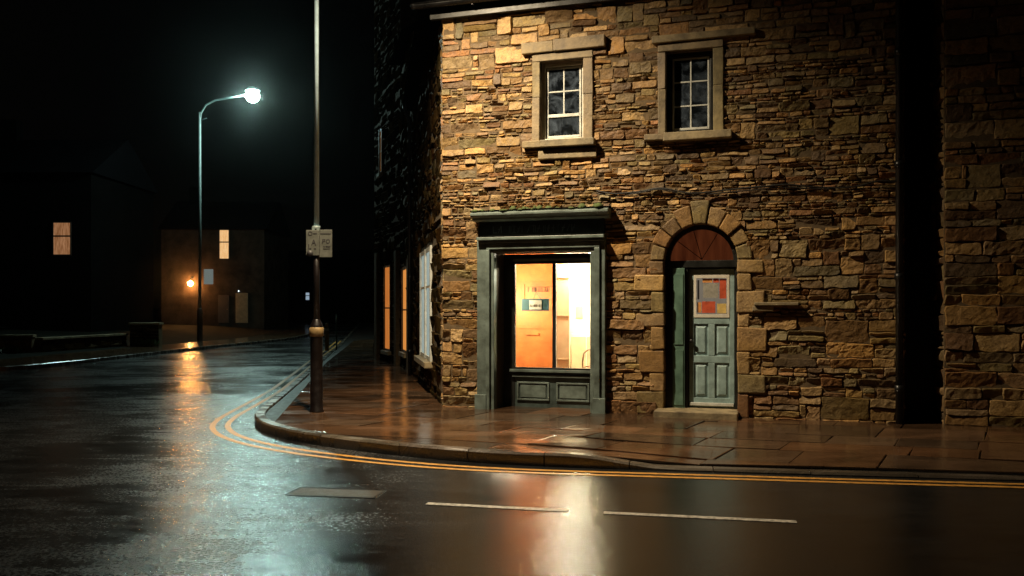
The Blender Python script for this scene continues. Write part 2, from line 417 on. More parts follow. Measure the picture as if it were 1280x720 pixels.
# ---- far-side pavement
LK=catmull([(-60,16.5),(-30,19.6),(-20,21.6),(-16.2,23.2),(-14.5,25.2),(-13.95,28),(-13.7,32),(-13.4,38),(-12.7,45),(-12.6,52),(-14.6,68),(-18.5,90),(-24,120)],.7)
def lpave():
    b=MB()
    n_=[side_n(LK,i) for i in range(len(LK))]
    prof=[(0,-.4),(0,-.035),(.02,-.02),(.16,-.02)]
    rings=[[b.vert((p.x+n_[i].x*a,p.y+n_[i].y*a,h)) for a,h in [(-x if False else x,h) for x,h in prof]] for i,p in enumerate(LK)]
    for A,B in zip(rings,rings[1:]):
        for k in range(3): b.face((A[k],A[k+1],B[k+1],B[k]))
    tag(b.build('far_kerb',M['kerb']),None,None,None,'structure')
    b=MB()
    prof=[(.165,-.022),(1.2,-.02),(2.6,-.01)]
    rings=[[b.vert((p.x+n_[i].x*a,p.y+n_[i].y*a,h)) for a,h in prof] for i,p in enumerate(LK)]
    for A,B in zip(rings,rings[1:]):
        for k in range(2): b.face((A[k],A[k+1],B[k+1],B[k]))
    tag(b.build('far_pavement',M['flag']),None,None,None,'structure')
    b=MB()
    prof=[(2.6,-.012),(4,.05),(8,.35),(16,.6),(60,.9)]
    rings=[[b.vert((p.x+n_[i].x*a,p.y+n_[i].y*a+(a*.0),h)) for a,h in prof] for i,p in enumerate(LK)]
    for A,B in zip(rings,rings[1:]):
        for k in range(len(prof)-1): b.face((A[k],A[k+1],B[k+1],B[k]))
    tag(b.build('far_terrain',M['ground']),None,None,None,'structure')
lpave()

# ------------------------------------------------------------------ masonry
PAL=[(.25,.145,.07),(.22,.14,.075),(.17,.125,.08),(.40,.285,.135),(.36,.27,.15),(.44,.32,.165),(.30,.25,.125),(.33,.225,.105),(.28,.18,.088),(.24,.20,.12),(.38,.30,.19),(.26,.235,.14),(.46,.36,.20),(.20,.15,.095)]
PAL=[(r*1.06,g*.95,b_*.86) for r,g,b_ in PAL]
def masonry(b,s0,s1,z0,z1,fmap,hole,cell=.028,rnd=None,coarse=lambda z:1.0,deep=1.0):
    """coursed rubble: irregular stones proud of the mortar, skipped where hole(s,z)"""
    rows=[]; z=z0
    while z<z1-.05:
        h=(rnd.choice((.05,.06,.07,.085,.10,.12,.15)) if .5<coarse(z)<.9 and rnd.random()<(.42 if z<3.0 else .8) else rnd.choice((.07,.09,.11,.13,.16,.19,.22)))*coarse(z); h=min(h,z1-z); rows.append((z,z+h)); z+=h
    blocked=[[] for _ in range(len(rows)+2)]
    wob=lambda s,z:.022*noise.noise((s*.8,z*3.7,1.3))+.012*noise.noise((s*2.3,z*5.1,7.3))
    def stone(a,c,lo,hi):
        g=rnd.uniform(.0,.005); a+=g; c-=g; lo+=g; hi-=g
        if c-a<.03 or hi-lo<.02: return
        if hole((a+c)/2,(lo+hi)/2) and hole(a,lo) and hole(c,hi): return
        col=rnd.choice(PAL); k=rnd.uniform(.5,1.15); w=rnd.uniform(-.07,.07)
        b.col=(col[0]*k*(1+w),col[1]*k,col[2]*k*(1-w))
        def axis(L):
            n=max(2,int((L-.03)/cell)); return [0,.012]+[.02+(L-.04)*i/n for i in range(n+1)]+[L-.012,L]
        xs=axis(c-a); zs=axis(hi-lo); W=c-a; H=hi-lo
        p0=(rnd.uniform(.008,.028) if rnd.random()<.88 else rnd.uniform(.03,.055))*deep; tx=rnd.gauss(0,.018); tz=rnd.gauss(0,.03)+.012; sd=rnd.uniform(0,90)
        rag=.024; rough=rnd.uniform(.006,.016)
        base=len(b.v)
        for zz in zs:
            for xx in xs:
                es=min(xx,W-xx); ez=min(zz,H-zz)
                q=es*ez/(es+ez+1e-6)*1.4
                prof=sstep(0,.013,q)
                X=a+xx; Z=lo+zz
                X2=X+rag*noise.noise((X*9,Z*9,sd))*(1 if W>.12 else .4); Z2=Z+rag*.8*noise.noise((X*7,Z*9,sd+31))*(1 if H>.1 else .5)+wob(X,Z)
                d=-.010+(p0+.010+tx*(xx/W-.5)+tz*(zz/H-.5))*prof
                d+=prof*(rough*noise.noise((X*11,Z*16,sd+5))+.5*rough*noise.noise((X*31,Z*40,sd+9)))
                b.vert(fmap(X2,d,Z2))
        n=len(xs)
        for j in range(len(zs)-1):
            for i in range(n-1):
                X=a+(xs[i]+xs[i+1])/2; Z=lo+(zs[j]+zs[j+1])/2
                if hole(X,Z): continue
                b.face((base+j*n+i,base+j*n+i+1,base+(j+1)*n+i+1,base+(j+1)*n+i))
    for r,(lo,hi) in enumerate(rows):
        h=hi-lo; s=s0
        bl=sorted(blocked[r])
        while s<s1-.02:
            hit=[t for t in bl if t[0]-.06<=s<t[1]]
            if hit: s=hit[0][1]; continue
            w=max(.10,min(.66,h*rnd.uniform(1.1,4.8)))
            e_=min(s+w,s1)
            nxt=[t[0] for t in bl if t[0]>s]
            if nxt and e_>min(nxt)-.06: e_=min(nxt)
            if s1-e_<.09: e_=s1
            top=hi; x=rnd.random()
            if x<.16 and r+1<len(rows) and rows[r+1][1]-lo<.36 and e_-s>.14:
                if not any(t[0]<e_ and t[1]>s for t in blocked[r+1]):
                    blocked[r+1].append((s,e_)); top=rows[r+1][1]
            if x>.82 and h>.12:
                m=lo+h*rnd.uniform(.35,.65); stone(s,e_,lo,m); 
                mm=s+(e_-s)*rnd.uniform(.3,.7)
                if rnd.random()<.5 and e_-s>.3: stone(s,mm,m,hi); stone(mm,e_,m,hi)
                else: stone(s,e_,m,hi)
            else: stone(s,e_,lo,top)
            s=e_
    b.col=(1,1,1)

def slab(b,xs,zs,solid,fmap,th):
    """flat wall with openings: front, back and reveal faces; fmap(s,depth outward,z)"""
    n=len(xs)-1; m=len(zs)-1
    ok=lambda i,j:0<=i<n and 0<=j<m and solid((xs[i]+xs[i+1])/2,(zs[j]+zs[j+1])/2)
    for i in range(n):
        for j in range(m):
            if not ok(i,j): continue
            a,c,lo,hi=xs[i],xs[i+1],zs[j],zs[j+1]
            b.poly([fmap(a,0,lo),fmap(c,0,lo),fmap(c,0,hi),fmap(a,0,hi)])
            b.poly([fmap(a,-th,lo),fmap(a,-th,hi),fmap(c,-th,hi),fmap(c,-th,lo)])
            if not ok(i-1,j): b.poly([fmap(a,0,lo),fmap(a,0,hi),fmap(a,-th,hi),fmap(a,-th,lo)])
            if not ok(i+1,j): b.poly([fmap(c,0,lo),fmap(c,-th,lo),fmap(c,-th,hi),fmap(c,0,hi)])
            if not ok(i,j-1): b.poly([fmap(a,0,lo),fmap(a,-th,lo),fmap(c,-th,lo),fmap(c,0,lo)])
            if not ok(i,j+1): b.poly([fmap(a,0,hi),fmap(c,0,hi),fmap(c,-th,hi),fmap(a,-th,hi)])

F=lambda s,d,z:(s,-d,z)                                   # front of the corner building
SD=Vector((-.475,.88)); SN=Vector((-.88,-.475))            # its side: along, outward (local)
G=lambda a,d,z:(SD.x*a+SN.x*d,SD.y*a+SN.y*d,z)
GM=Matrix(((SD.x,-SN.x,0,0),(SD.y,-SN.y,0,0),(0,0,1,0),(0,0,0,1)))

bld=empty('corner_building',C,TH,'two-storey rubble sandstone corner building with green shopfront and arched doorway','building')
EAVE=6.62; L=7.1
DC=4.225; DR=.555; DZ=2.385                               # arch of the doorway
win_open=[(1.68,2.40,4.34,5.62),(3.70,4.42,4.34,5.60)]
shop_open=(.93,2.53,-.2,2.56)
def in_arch(s,z,r): return abs(s-DC)<r and (z<DZ or (s-DC)**2+(z-DZ)**2<r*r)
def hole_front(s,z):
    if in_arch(s,z,DR+.1): return True
    if .72<s<2.72 and z<3.12: return True
    for a,c,lo,hi in win_open:
        if a-.10<s<c+.10 and lo-.1<z<hi+.1: return True
    return False
def solid_front(s,z):
    if shop_open[0]<s<shop_open[1] and z<shop_open[3]: return False
    if abs(s-DC)<DR and z<DZ+DR+.03: return False
    return not any(a<s<c and lo<z<hi for a,c,lo,hi in win_open)
b=MB()
b.m=0
xs=sorted({0,L,shop_open[0],shop_open[1],DC-DR,DC+DR,*[w[0] for w in win_open],*[w[1] for w in win_open]})
zs=sorted({-.3,shop_open[3],DZ+DR+.03,4.34,5.60,5.62,EAVE})
slab(b,xs,zs,solid_front,F,.42)
K=16                                                     # spandrels and soffit of the arch
for i in range(K):
    t0=math.pi-math.pi*i/K; t1=math.pi-math.pi*(i+1)/K
    p=[(DC+DR*math.cos(t),DZ+DR*math.sin(t)) for t in (t0,t1)]
    tz=DZ+DR+.03
    for d in (0,-.42): b.poly([(p[0][0],-d,p[0][1]),(p[1][0],-d,p[1][1]),(p[1][0],-d,tz),(p[0][0],-d,tz)])
    b.poly([(p[0][0],0,p[0][1]),(p[1][0],0,p[1][1]),(p[1][0],.42,p[1][1]),(p[0][0],.42,p[0][1])])
b.m=1
masonry(b,-.03,L,-.12,EAVE,F,hole_front,.027,random.Random(11),lambda z:.99 if z>6.1 else (.86 if z<3.0 else (.74 if z<4.3 else .88)))
b.build('front_wall',[M['mortar'],M['stone']],bld)

# side wall with its display window
side_open=(2.1,4.6,.55,2.85)
def hole_side(a,z): return side_open[0]-.06<a<side_open[1]+.06 and side_open[2]-.14<z<side_open[3]+.08
b=MB()
slab(b,[0,2.1,4.6,7.4],[-.3,.55,2.85,EAVE],lambda a,z:not(2.1<a<4.6 and .55<z<2.85),G,.4)
b.m=1
masonry(b,.015,.42,-.12,EAVE,G,hole_side,.04,random.Random(4),lambda z:1.3,.55)
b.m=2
masonry(b,.43,7.3,-.12,EAVE,G,hole_side,.06,random.Random(5),lambda z:1.35,.7)  # past the corner return the stones carry the painted shade
b.build('side_wall',[M['mortar'],M['stone'],M['unlit_stone']],bld)
# back and right flank close the shell
b=MB(); b.box(L-.35,L-.005,.43,7.0,-.3,EAVE); b.box(-3.1,L-.36,6.62,7.0,-.3,EAVE); b.box(.4,L-.36,.45,6.6,3.06,3.14)
b.build('rear_wall',M['mortar'],bld)
# roof
b=MB(); ev=EAVE+.06
P0=[(-.35,-.27,ev),(L+.05,-.27,ev),(L+.05,7.2,ev),(-4.0,6.9,ev)]; rg=[(1.0,3.4,9.2),(L+.05,3.4,9.2)]
b.poly([P0[0],P0[1],rg[1],rg[0]]); b.poly([P0[1],P0[2],rg[1]]); b.poly([P0[2],P0[3],rg[0],rg[1]]); b.poly([P0[3],P0[0],rg[0]]); b.poly(P0[::-1])
b.build('roof',M['slate'],bld)
b=MB(); b.box(-.2,L,-.14,-.06,EAVE-.16,EAVE+.05); b.build('fascia_board',M['black'],bld,.006)
b=MB()                                                    # half-round gutter
n=8; ring=[]
for s in (-.42,L+.02): ring.append([b.vert((s,-.27+.07*math.cos(math.pi+math.pi*k/n),ev+.0+.07*math.sin(math.pi+math.pi*k/n))) for k in range(n+1)])
for k in range(n): b.face((ring[0][k],ring[0][k+1],ring[1][k+1],ring[1][k]))
b.tube([(-.42,-.345,ev+.004),(L+.02,-.345,ev+.004)],.011,6); b.tube([(-.42,-.195,ev+.004),(L+.02,-.195,ev+.004)],.009,6)
b.lathe([(.001,-.07),(.05,-.06),(.072,-.02),(.075,.008),(.001,.009)],(-.42,-.27,ev),12)
for s in (.6,1.7,2.8,3.9,5.0,6.1): b.box(s-.015,s+.015,-.27,-.14,ev-.085,ev-.06)
g_=b.build('gutter',M['gutter'],bld)
# rainwater pipe at the far end of the side wall
b=MB()
p=lambda a,d,z:G(a,d,z)
b.tube([p(6.9,.10,-.1),p(6.9,.10,6.2),p(6.9,.22,6.5),p(6.9,.25,6.66)],.045,10)
for z in (.6,2.4,4.2,6.0): b.tube([p(6.9,.10,z-.04),p(6.9,.10,z+.04)],.058,10)
b.build('downpipe',M['iron'],bld)
# downpipe in the dark gap
b=MB(); b.tube([(7.02,-.06,-.1),(7.02,-.06,6.35),(7.02,-.2,6.6)],.05,12)
for z in (.5,2.1,3.7,5.3): b.tube([(7.02,-.06,z-.05),(7.02,-.06,z+.05)],.064,12)
b.build('downpipe',M['iron'],bld)

# ---- upper windows: dressed stone surround, sash, panes, sill, lintel
def stonebox(b,x0,x1,y0,y1,z0,z1,pal=False):
    if pal:
        pc=random.choice(PAL); t=random.uniform(.6,1.05); b.col=tuple(c*t for c in pc); b.box(x0,x1,y0,y1,z0,z1,.012); b.col=(1,1,1); return
    t=random.uniform(.75,1.15); b.col=(t,t*random.uniform(.95,1.03),t*random.uniform(.85,1.05)); b.box(x0,x1,y0,y1,z0,z1,.006); b.col=(1,1,1)
def upper_window(a,c,lo,hi,kind):
    f=MB()                                                # fixed outer frame
    y0,y1=.10,.17
    o=.055
    f.box(a-.02,a+o,y0,y1,lo-.02,hi+.02); f.box(c-o,c+.02,y0,y1,lo-.02,hi+.02); f.box(a+o,c-o,y0,y1,hi-o,hi+.02); f.box(a+o,c-o,y0-.03,y1,lo-.02,lo+o)
    w=f.build('window',M['whitedoor'] if kind==0 else M['black'],bld,.006)
    x0,x1=(a+.075,c-.075) if kind==0 else (a+.085,c-.07)
    zt,zb=hi-.07,lo+.07
    f=MB(); t=.028
    f.box(x0,x0+t,.122,.155,zb,zt); f.box(x1-t,x1,.122,.155,zb,zt); f.box(x0+t,x1-t,.122,.155,zt-t,zt); f.box(x0+t,x1-t,.122,.155,zb,zb+t*1.3)
    xm=(x0+x1)/2
    if kind==0:
        zm=zb+.36
        f.box(x0+t,x1-t,.116,.162,zm-.025,zm+.025); zc=(zm+zt)/2
        f.box(xm-.011,xm+.011,.126,.15,zm+.025,zt-t); f.box(x0+t,xm-.012,.126,.15,zc-.011,zc+.011); f.box(xm+.012,x1-t,.126,.15,zc-.011,zc+.011)
    else:
        f.box(xm-.011,xm+.011,.126,.15,zb+t*1.3,zt-t)
        for q in (1/3,2/3):
            zc=zb+(zt-zb)*q; f.box(x0+t,xm-.012,.126,.15,zc-.011,zc+.011); f.box(xm+.012,x1-t,.126,.15,zc-.011,zc+.011)
    f.build('sash',M['white'],w,.004)
    f=MB(); f.box(x0+.01,x1-.01,.136,.141,zb+.01,zt-.01); f.build('pane',M['dust_gleam'],w)
    if kind==0:
        f=MB()
        pts=[(x0+.02+(x1-x0-.04)*i/24,.185+.012*math.sin(i*1.7)+.006*math.sin(i*4.1)) for i in range(25)]
        for p,q in zip(pts,pts[1:]): f.poly([(p[0],p[1],zb),(q[0],q[1],zb),(q[0],q[1],zb+.33),(p[0],p[1],zb+.33)])
        f.build('half_curtain',M['curtain'],w)
    # surround
    f=MB(); jw=.125 if kind==0 else .12; d=-.055
    for z0_,z1_ in ((lo,lo+(hi-lo)*.55),(lo+(hi-lo)*.55+.004,hi)):
        stonebox(f,a-jw,a,d,.19,z0_,z1_); stonebox(f,c,c+jw+.03,d,.19,z0_,z1_)
    stonebox(f,a-jw,c+jw+.03,d-.004,.19,hi+.004,hi+.13)
    f.build('surround',M['dress'],w,.010)
    f=MB(); xm=(a+c)/2+random.uniform(-.1,.1)
    if kind==0:
        stonebox(f,a-.29,xm-.2,-.11,.02,hi+.14,hi+.31); stonebox(f,xm-.195,c+.36,-.12,.02,hi+.14,hi+.33)
    else: stonebox(f,a-.20,c+.62,-.11,.02,hi+.14,hi+.25)
    f.build('lintel',M['dress'],w,.012)
    f=MB(); 
    if kind==0: stonebox(f,a-.27,a+.03,-.13,.19,lo-.11,lo-.004); stonebox(f,a+.034,c+.2,-.17,.19,lo-.12,lo-.004); stonebox(f,a-.02,c+.22,-.08,.0,lo-.30,lo-.15)
    else: stonebox(f,a-.32,a-.02,-.13,.19,lo-.10,lo-.004); stonebox(f,a-.016,c+.28,-.18,.19,lo-.13,lo-.004)
    f.build('sill',M['dress'],w,.012)
    return w
w1=upper_window(*win_open[0],0); w1['label']='upper sash window with white frame and pale curtain low down'
w2=upper_window(*win_open[1],1); w2['label']='upper window of six panes with slim pale bars'

# ---- scribbled lettering, as illegible as in the picture
def scribble(b,x0,x1,z0,z1,y,n,rnd,w=.006):
    st=(x1-x0)/n
    for i in range(n):
        if rnd.random()<.12: continue
        cx=x0+st*(i+.1); cw=st*.7
        for k in range(rnd.choice((2,2,3))):
            t=rnd.choice('vvhhdv')
            if t=='v': xx=cx+cw*rnd.choice((0,.5,1)); b.box(xx-w/2,xx+w/2,y,y+.003,z0,z1)
            elif t=='h': zz=z0+(z1-z0)*rnd.choice((0,.5,.9)); b.box(cx,cx+cw,y+.0006*(k+1),y+.0035+.0006*k,zz,zz+w)
            else: b.prism([(cx,y-.0004*(k+1),z0),(cx+w,y-.0004*(k+1),z0),(cx+cw,y-.0004*(k+1),z1),(cx+cw-w,y-.0004*(k+1),z1)],(0,.003,0))

# ---- shopfront
b=MB()
def band(b,x0,x1,y0,y1,z0,z1): b.box(x0,x1,y0,y1,z0,z1)
# left and right pilasters, stepped mouldings, head
b.box(.64,.80,-.15,.0,-.06,2.80); b.box(.803,.87,-.19,.0,-.06,2.60); b.box(.873,.93,-.13,.42,-.06,2.553)
b.box(2.53,2.60,-.13,.42,-.06,2.553); b.box(2.603,2.69,-.17,.0,-.06,2.60); b.box(2.693,2.77,-.13,.0,-.06,2.80)
b.box(.803,2.69,-.165,.0,2.603,2.70); b.box(.873,2.60,-.12,.42,2.556,2.60)
b.box(.62,.82,-.21,-.155,-.06,.24); b.box(2.585,2.79,-.21,-.175,-.06,.24)
sh=b.build('shopfront',M['greenlit'],bld,.010)
b=MB(); b.box(.66,2.75,-.10,.0,2.83,3.06); b.build('fascia',M['black'],sh,.004)
b=MB(); scribble(b,.90,2.30,2.87,2.985,-.108,17,random.Random(2),.012); b.build('lettering',M['fadedletter'],sh)
b=MB(); b.box(.70,2.76,-.20,.0,2.703,2.745); b.box(.66,2.77,-.235,.0,2.748,2.80); b.build('ledge',M['greenlit'],sh,.008)
b=MB()                                                    # cornice: swept profile
prof=[(0,3.06),(-.16,3.06),(-.20,3.085),(-.205,3.115),(-.29,3.125),(-.31,3.15),(-.31,3.185),(-.25,3.21),(0,3.215)]
b.prism([(.58,y,z) for y,z in prof],(2.27,0,0)); b.build('cornice',M['greenlit'],sh,.006)
b=MB()
for i in range(46):                                       # moss and slivers of slate along the top
    s=random.uniform(.64,2.8); w=random.uniform(.04,.16); h=random.uniform(.015,.06)*(1.3 if 1.2<s<1.9 or s>2.4 else .7); y=random.uniform(-.27,-.05)
    b.col=(1,1,1); b.lathe([(w*.5,0),(w*.45,h*.5),(w*.2,h)],(s,y,3.214),7)
b.build('moss',M['moss'],sh)['kind']='stuff'
b=MB(); b.box(.56,2.87,-.27,.0,3.217,3.235); b.build('lead_flashing',M['slate'],sh,.004)
# window in the recess
GY=.40
b=MB(); b.box(.933,1.13,GY-.03,GY+.05,-.06,2.55); b.box(2.44,2.527,GY-.03,GY+.05,-.06,2.55); b.box(1.133,2.437,GY-.02,GY+.05,2.385,2.55)
b.box(1.775,1.835,GY-.02,GY+.05,.66,2.382); b.box(1.133,2.437,GY-.05,GY+.05,.57,.66)
b.build('window_frame',M['black'],sh,.006)
for q in ((1.10,2.46,GY-.06,GY-.033,2.43,2.475),(1.06,2.46,GY-.11,GY-.055,.585,.63),(1.09,2.46,GY-.075,GY-.032,.50,.54)):
    b=MB(); b.box(*q); b.build('glazing_rail',M['greenlit'],sh,.005)
for x0,x1 in ((1.135,1.773),(1.837,2.435)):
    b=MB(); b.box(x0,x1,GY+.01,GY+.016,.662,2.38); b.build('pane',M['glass'],sh)
b=MB(); b.box(1.133,2.437,GY-.03,GY+.04,-.06,.568); b.build('stall_riser',M['green'],sh,.004)
for x0,x1 in ((1.17,1.73),(1.85,2.41)):
    b=MB(); z0,z1=.11,.42; t=.03
    b.box(x0,x1,GY-.055,GY-.032,z1-t,z1); b.box(x0,x1,GY-.055,GY-.032,z0,z0+t); b.box(x0,x0+t,GY-.055,GY-.032,z0+t,z1-t); b.box(x1-t,x1,GY-.055,GY-.032,z0+t,z1-t)
    b.box(x0+t+.03,x1-t-.03,GY-.042,GY-.031,z0+t+.02,z1-t-.02)
    b.build('riser_panel',M['greenlit'],sh,.005)
# ---- the lit shop
b=MB()
SX0,SX1,SY0,SY1,SZ=.50,3.3,.46,3.2,2.9
b.poly([(SX0,SY1,0),(SX1,SY1,0),(SX1,SY1,SZ),(SX0,SY1,SZ)]); b.poly([(SX0,SY0,0),(SX0,SY1,0),(SX0,SY1,SZ),(SX0,SY0,SZ)]); b.poly([(SX1,SY0,0),(SX1,SY1,0),(SX1,SY1,SZ),(SX1,SY0,SZ)]); b.poly([(SX0,SY0,SZ),(SX1,SY0,SZ),(SX1,SY1,SZ),(SX0,SY1,SZ)])
ro=b.build('shop_room',M['creamwall'],bld)
b=MB(); b.poly([(SX0,SY0,-.01),(SX1,SY0,-.01),(SX1,SY1,-.01),(SX0,SY1,-.01)]); b.build('floor',M['woodfloor'],ro)
b=MB()                                                    # boarded partition behind the first pane
b.box(.52,1.47,1.6,1.66,0,2.88)
for z in (.42,1.28,1.62,2.1): b.box(.52,1.475,1.585,1.6-.001,z,z+.02)
b.box(.90,.925,1.58,1.599,1.65,2.08); b.box(.95,1.2,1.57,1.599,1.16,1.20)
b.build('partition',M['orangewall'],ro)
b=MB(); b.box(.52,1.66,2.0,2.06,0,2.88)
for z in (.7,1.5,2.2): b.box(1.36,1.665,1.985,1.999,z,z+.02)
b.build('partition',M['peachwall'],ro)
b=MB(); b.box(1.48,2.1,2.85,3.18,0,1.15); cb=b.build('cabinet',M['creamwall'],ro,.006)
for x in (1.49,1.80):
    b=MB(); b.box(x,x+.29,2.83,2.849,.08,1.10); b.build('cabinet_door',M['peachwall'],cb,.006)
b=MB(); b.box(1.50,1.64,3.17,3.199,1.45,1.68); b.build('wall_panel',M['peachwall'],ro,.004)
WARM=(1,.88,.68)
b=MB(); b.lathe([(.01,0),(.11,.02),(.15,.10),(.10,.2),(.02,.24)],(2.2,1.80,2.60),18); lamp=b.build('ceiling_lamp',glow('shop lamp glow',WARM,900),ro)
b=MB(); b.tube([(2.2,1.80,2.83),(2.2,1.80,SZ)],.01,6); b.build('lamp_cord',M['iron'],ro)
b=MB(); b.lathe([(.02,-.09),(.07,-.05),(.08,0),(.06,.06),(.02,.09)],(.66,.66,1.75),16); b.build('wall_lamp',glow('window lamp glow',(1,.74,.46),620),ro)
b=MB(); b.tube([(.66,.66,1.85),(.66,.66,1.92),(.51,.66,1.94)],.012,6); b.build('lamp_bracket',M['brass'],ro)

def W(p): return C+U*p[0]+V*p[1]+Vector((0,0,p[2]))
# chair in the shop
ch=empty('chair',W((2.32,1.15,0)),TH+R(25),'bentwood chair in the lit shop window','chair')
b=MB(); b.lathe([(.19,.44),(.205,.45),(.205,.465),(.19,.475)],(0,0,0),18); b.build('seat',M['chairwood'],ch)
for x,y in ((-.14,-.14),(.14,-.14),(-.15,.16),(.15,.16)):
    b=MB(); b.tube([(x*1.25,y*1.25,0),(x,y,.44)],[.014,.018],8); b.build('leg',M['chairwood'],ch)
b=MB(); pts=[(-.16,.17,.44),(-.17,.20,.7),(-.14,.23,.86),(-.06,.25,.92),(.06,.25,.92),(.14,.23,.86),(.17,.20,.7),(.16,.17,.44)]
b.tube(pts,.014,8); b.tube([(-.15,.2,.62),(0,.24,.64),(.15,.2,.62)],.010,8); b.build('backrest',M['chairwood'],ch)
# card hung in the window
sg=empty('window_card',W((1.37,.82,1.62)),TH,'teal blue card with white notice hung behind the shop window','sign')
b=MB(); b.box(-.26,.23,-.004,.008,-.02,.19); b.build('card',M['bluecard'],sg,.003)
b=MB(); b.box(-.12,.10,-.010,-.0045,.005,.165); b.build('notice',M['paper'],sg)
b=MB(); scribble(b,-.10,.08,.05,.09,-.016,6,random.Random(8),.008); b.build('lettering',M['greyink'],sg)
b=MB(); b.tube([(-.05,0,.19),(.0,0,.30),(.08,0,.19)],.004,5); b.build('hanging_string',M['ink'],sg)
sg=empty('window_lettering',W((1.40,.80,1.96)),TH,'row of grey brown letters across the left pane above the blue card','lettering')
b=MB(); scribble(b,-.18,.26,-.035,.045,0,12,random.Random(12),.012); b.build('letter_row',M['greyink'],sg)
b=MB(); b.box(-.2,.27,.004,.007,.05,.056); b.build('underline',M['greyink'],sg)

# ---- arched doorway
df=MB(); dy=.21
df.box(DC-DR,DC-DR+.13,dy-.05,dy+.08,.1,DZ-.11); df.box(DC+DR-.055,DC+DR,dy-.05,dy+.08,.1,DZ-.11)
df.box(DC-DR,DC+DR,dy-.08,dy+.08,DZ-.108,DZ)
df.box(3.978,4.022,dy-.06,dy+.08,.1,DZ-.112)
def arcframe(b,r0,r1,y0,y1,n=20):
    for i in range(n):
        t0=math.pi*i/n; t1=math.pi*(i+1)/n
        q=[(DC+r*math.cos(t),y0,DZ+.002+r*math.sin(t)) for r,t in ((r0,t0),(r1,t0),(r1,t1),(r0,t1))]
        b.prism(q,(0,y1-y0,0))
arcframe(df,DR-.075,DR,dy-.05,dy+.06)
dfo=df.build('door_frame',M['black'],bld,.005)
b=MB(); b.box(3.79,3.975,.10,.15,.1,DZ-.115); b.box(3.81,3.955,.088,.099,.14,1.0); b.box(3.81,3.955,.088,.099,1.08,2.18); b.build('side_panel',M['sidegreen'],dfo,.005)
b=MB(); b.poly([(DC+(DR-.07)*math.cos(math.pi*i/24),dy+.02,DZ+.003+(DR-.07)*math.sin(math.pi*i/24)) for i in range(25)][::-1]); b.build('fanlight',lit_pane('red fanlight glow',(.05,.011,.004),(.13,.032,.010),.6,2),dfo)  # faint glow put into the fanlight itself, no lamp behind it
b=MB()
for t in (60,105,140):
    t=R(t); b.tube([(DC,dy+.012,DZ+.02),(DC+(DR-.08)*math.cos(t),dy+.012,DZ+(DR-.08)*math.sin(t))],.006,5)
b.build('fanlight_bar',M['doorbrown'],dfo)
# the door leaf
X0,X1,Z0,Z1=4.03,4.72,.115,2.255
d=MB()
yb=dy+.045; yf=dy-.005
st=.075
d.box(X0,X0+st,yf,yb,Z0,Z1); d.box(X1-st,X1,yf,yb,Z0,Z1)
rails=[(Z0,Z0+.14),(.80,.91),(1.40,1.50),(Z1-.09,Z1)]
for a,c in rails: d.box(X0+st,X1-st,yf+.002,yb,a,c)
xm=(X0+X1)/2
d.box(xm-.05,xm+.05,yf+.002,yb,Z0+.14,.80); d.box(xm-.05,xm+.05,yf+.002,yb,.91,1.40)
dr=d.build('door',M['door'],bld,.007)
dr['label']='pale blue-green panelled door with posters in its upper pane'
for z0,z1 in ((Z0+.14,.80),(.91,1.40)):
    for x0,x1 in ((X0+st,xm-.05),(xm+.05,X1-st)):
        b=MB(); b.box(x0,x1,yf+.03,yb-.002,z0,z1)
        # raised field with sloping margins
        bx=[(x0+.02,x1-.02,z0+.02,z1-.02,yf+.0295),(x0+.055,x1-.055,z0+.06,z1-.06,yf+.008)]
        A=[(bx[0][0],bx[0][4],bx[0][2]),(bx[0][1],bx[0][4],bx[0][2]),(bx[0][1],bx[0][4],bx[0][3]),(bx[0][0],bx[0][4],bx[0][3])]
        B=[(bx[1][0],bx[1][4],bx[1][2]),(bx[1][1],bx[1][4],bx[1][2]),(bx[1][1],bx[1][4],bx[1][3]),(bx[1][0],bx[1][4],bx[1][3])]
        b.poly(B)
        for k in range(4): b.poly([A[k],A[(k+1)%4],B[(k+1)%4],B[k]])
        b.build('door_panel',M['door'],dr)
b=MB(); b.box(X0+st,X1-st,yf-.008,yf+.012,1.50,1.55); b.box(X0+st,X1-st,yf-.008,yf+.012,2.11,2.163); b.box(X0+st,X0+st+.04,yf-.008,yf+.012,1.55,2.11); b.box(X1-st-.04,X1-st,yf-.008,yf+.012,1.55,2.11)
b.build('pane_frame',M['whitedoor'],dr,.004)
b=MB(); b.box(X0+st+.03,X1-st-.03,yf+.02,yf+.024,1.52,2.14); b.build('pane',lit_pane('dim lit paper behind the door pane',(.30,.24,.17),(.40,.34,.26),.45,2),dr)
px=lambda u:X0+st+.04+(X1-X0-2*st-.08)*u
pz=lambda v:1.55+.56*v
for n_,mt,u0,u1,v0,v1,k in (('poster','greyposter',.22,.72,.46,.86,0),('poster','redposter',.76,.98,.44,.98,1),('poster','orangeposter',.2,.52,.88,.99,2),('poster','redposter',.55,.74,.88,.99,3),('poster','redposter',.18,.62,.04,.36,4),('poster','yellowposter',.68,.98,.03,.30,5),('poster','orangeposter',.02,.16,.05,.34,6),('poster','ink',.03,.09,.42,.95,7)):
    b=MB(); b.box(px(u0),px(u1),yf+.013+.0006*k,yf+.0195,pz(v0),pz(v1)); b.build(n_,M[mt],dr)
b=MB(); b.lathe([(.012,0),(.012,.03),(.028,.035),(.03,.055),(.012,.07)],(0,0,0),12); h=b.build('handle',M['iron'],dr,0,(X0+.04,yf,1.14),(R(90),0,0))
b=MB(); b.box(X0+.01,X1-.01,yf-.035,yf-.001,Z0+.02,Z0+.07); b.build('weather_bar',M['white'],dr,.006)
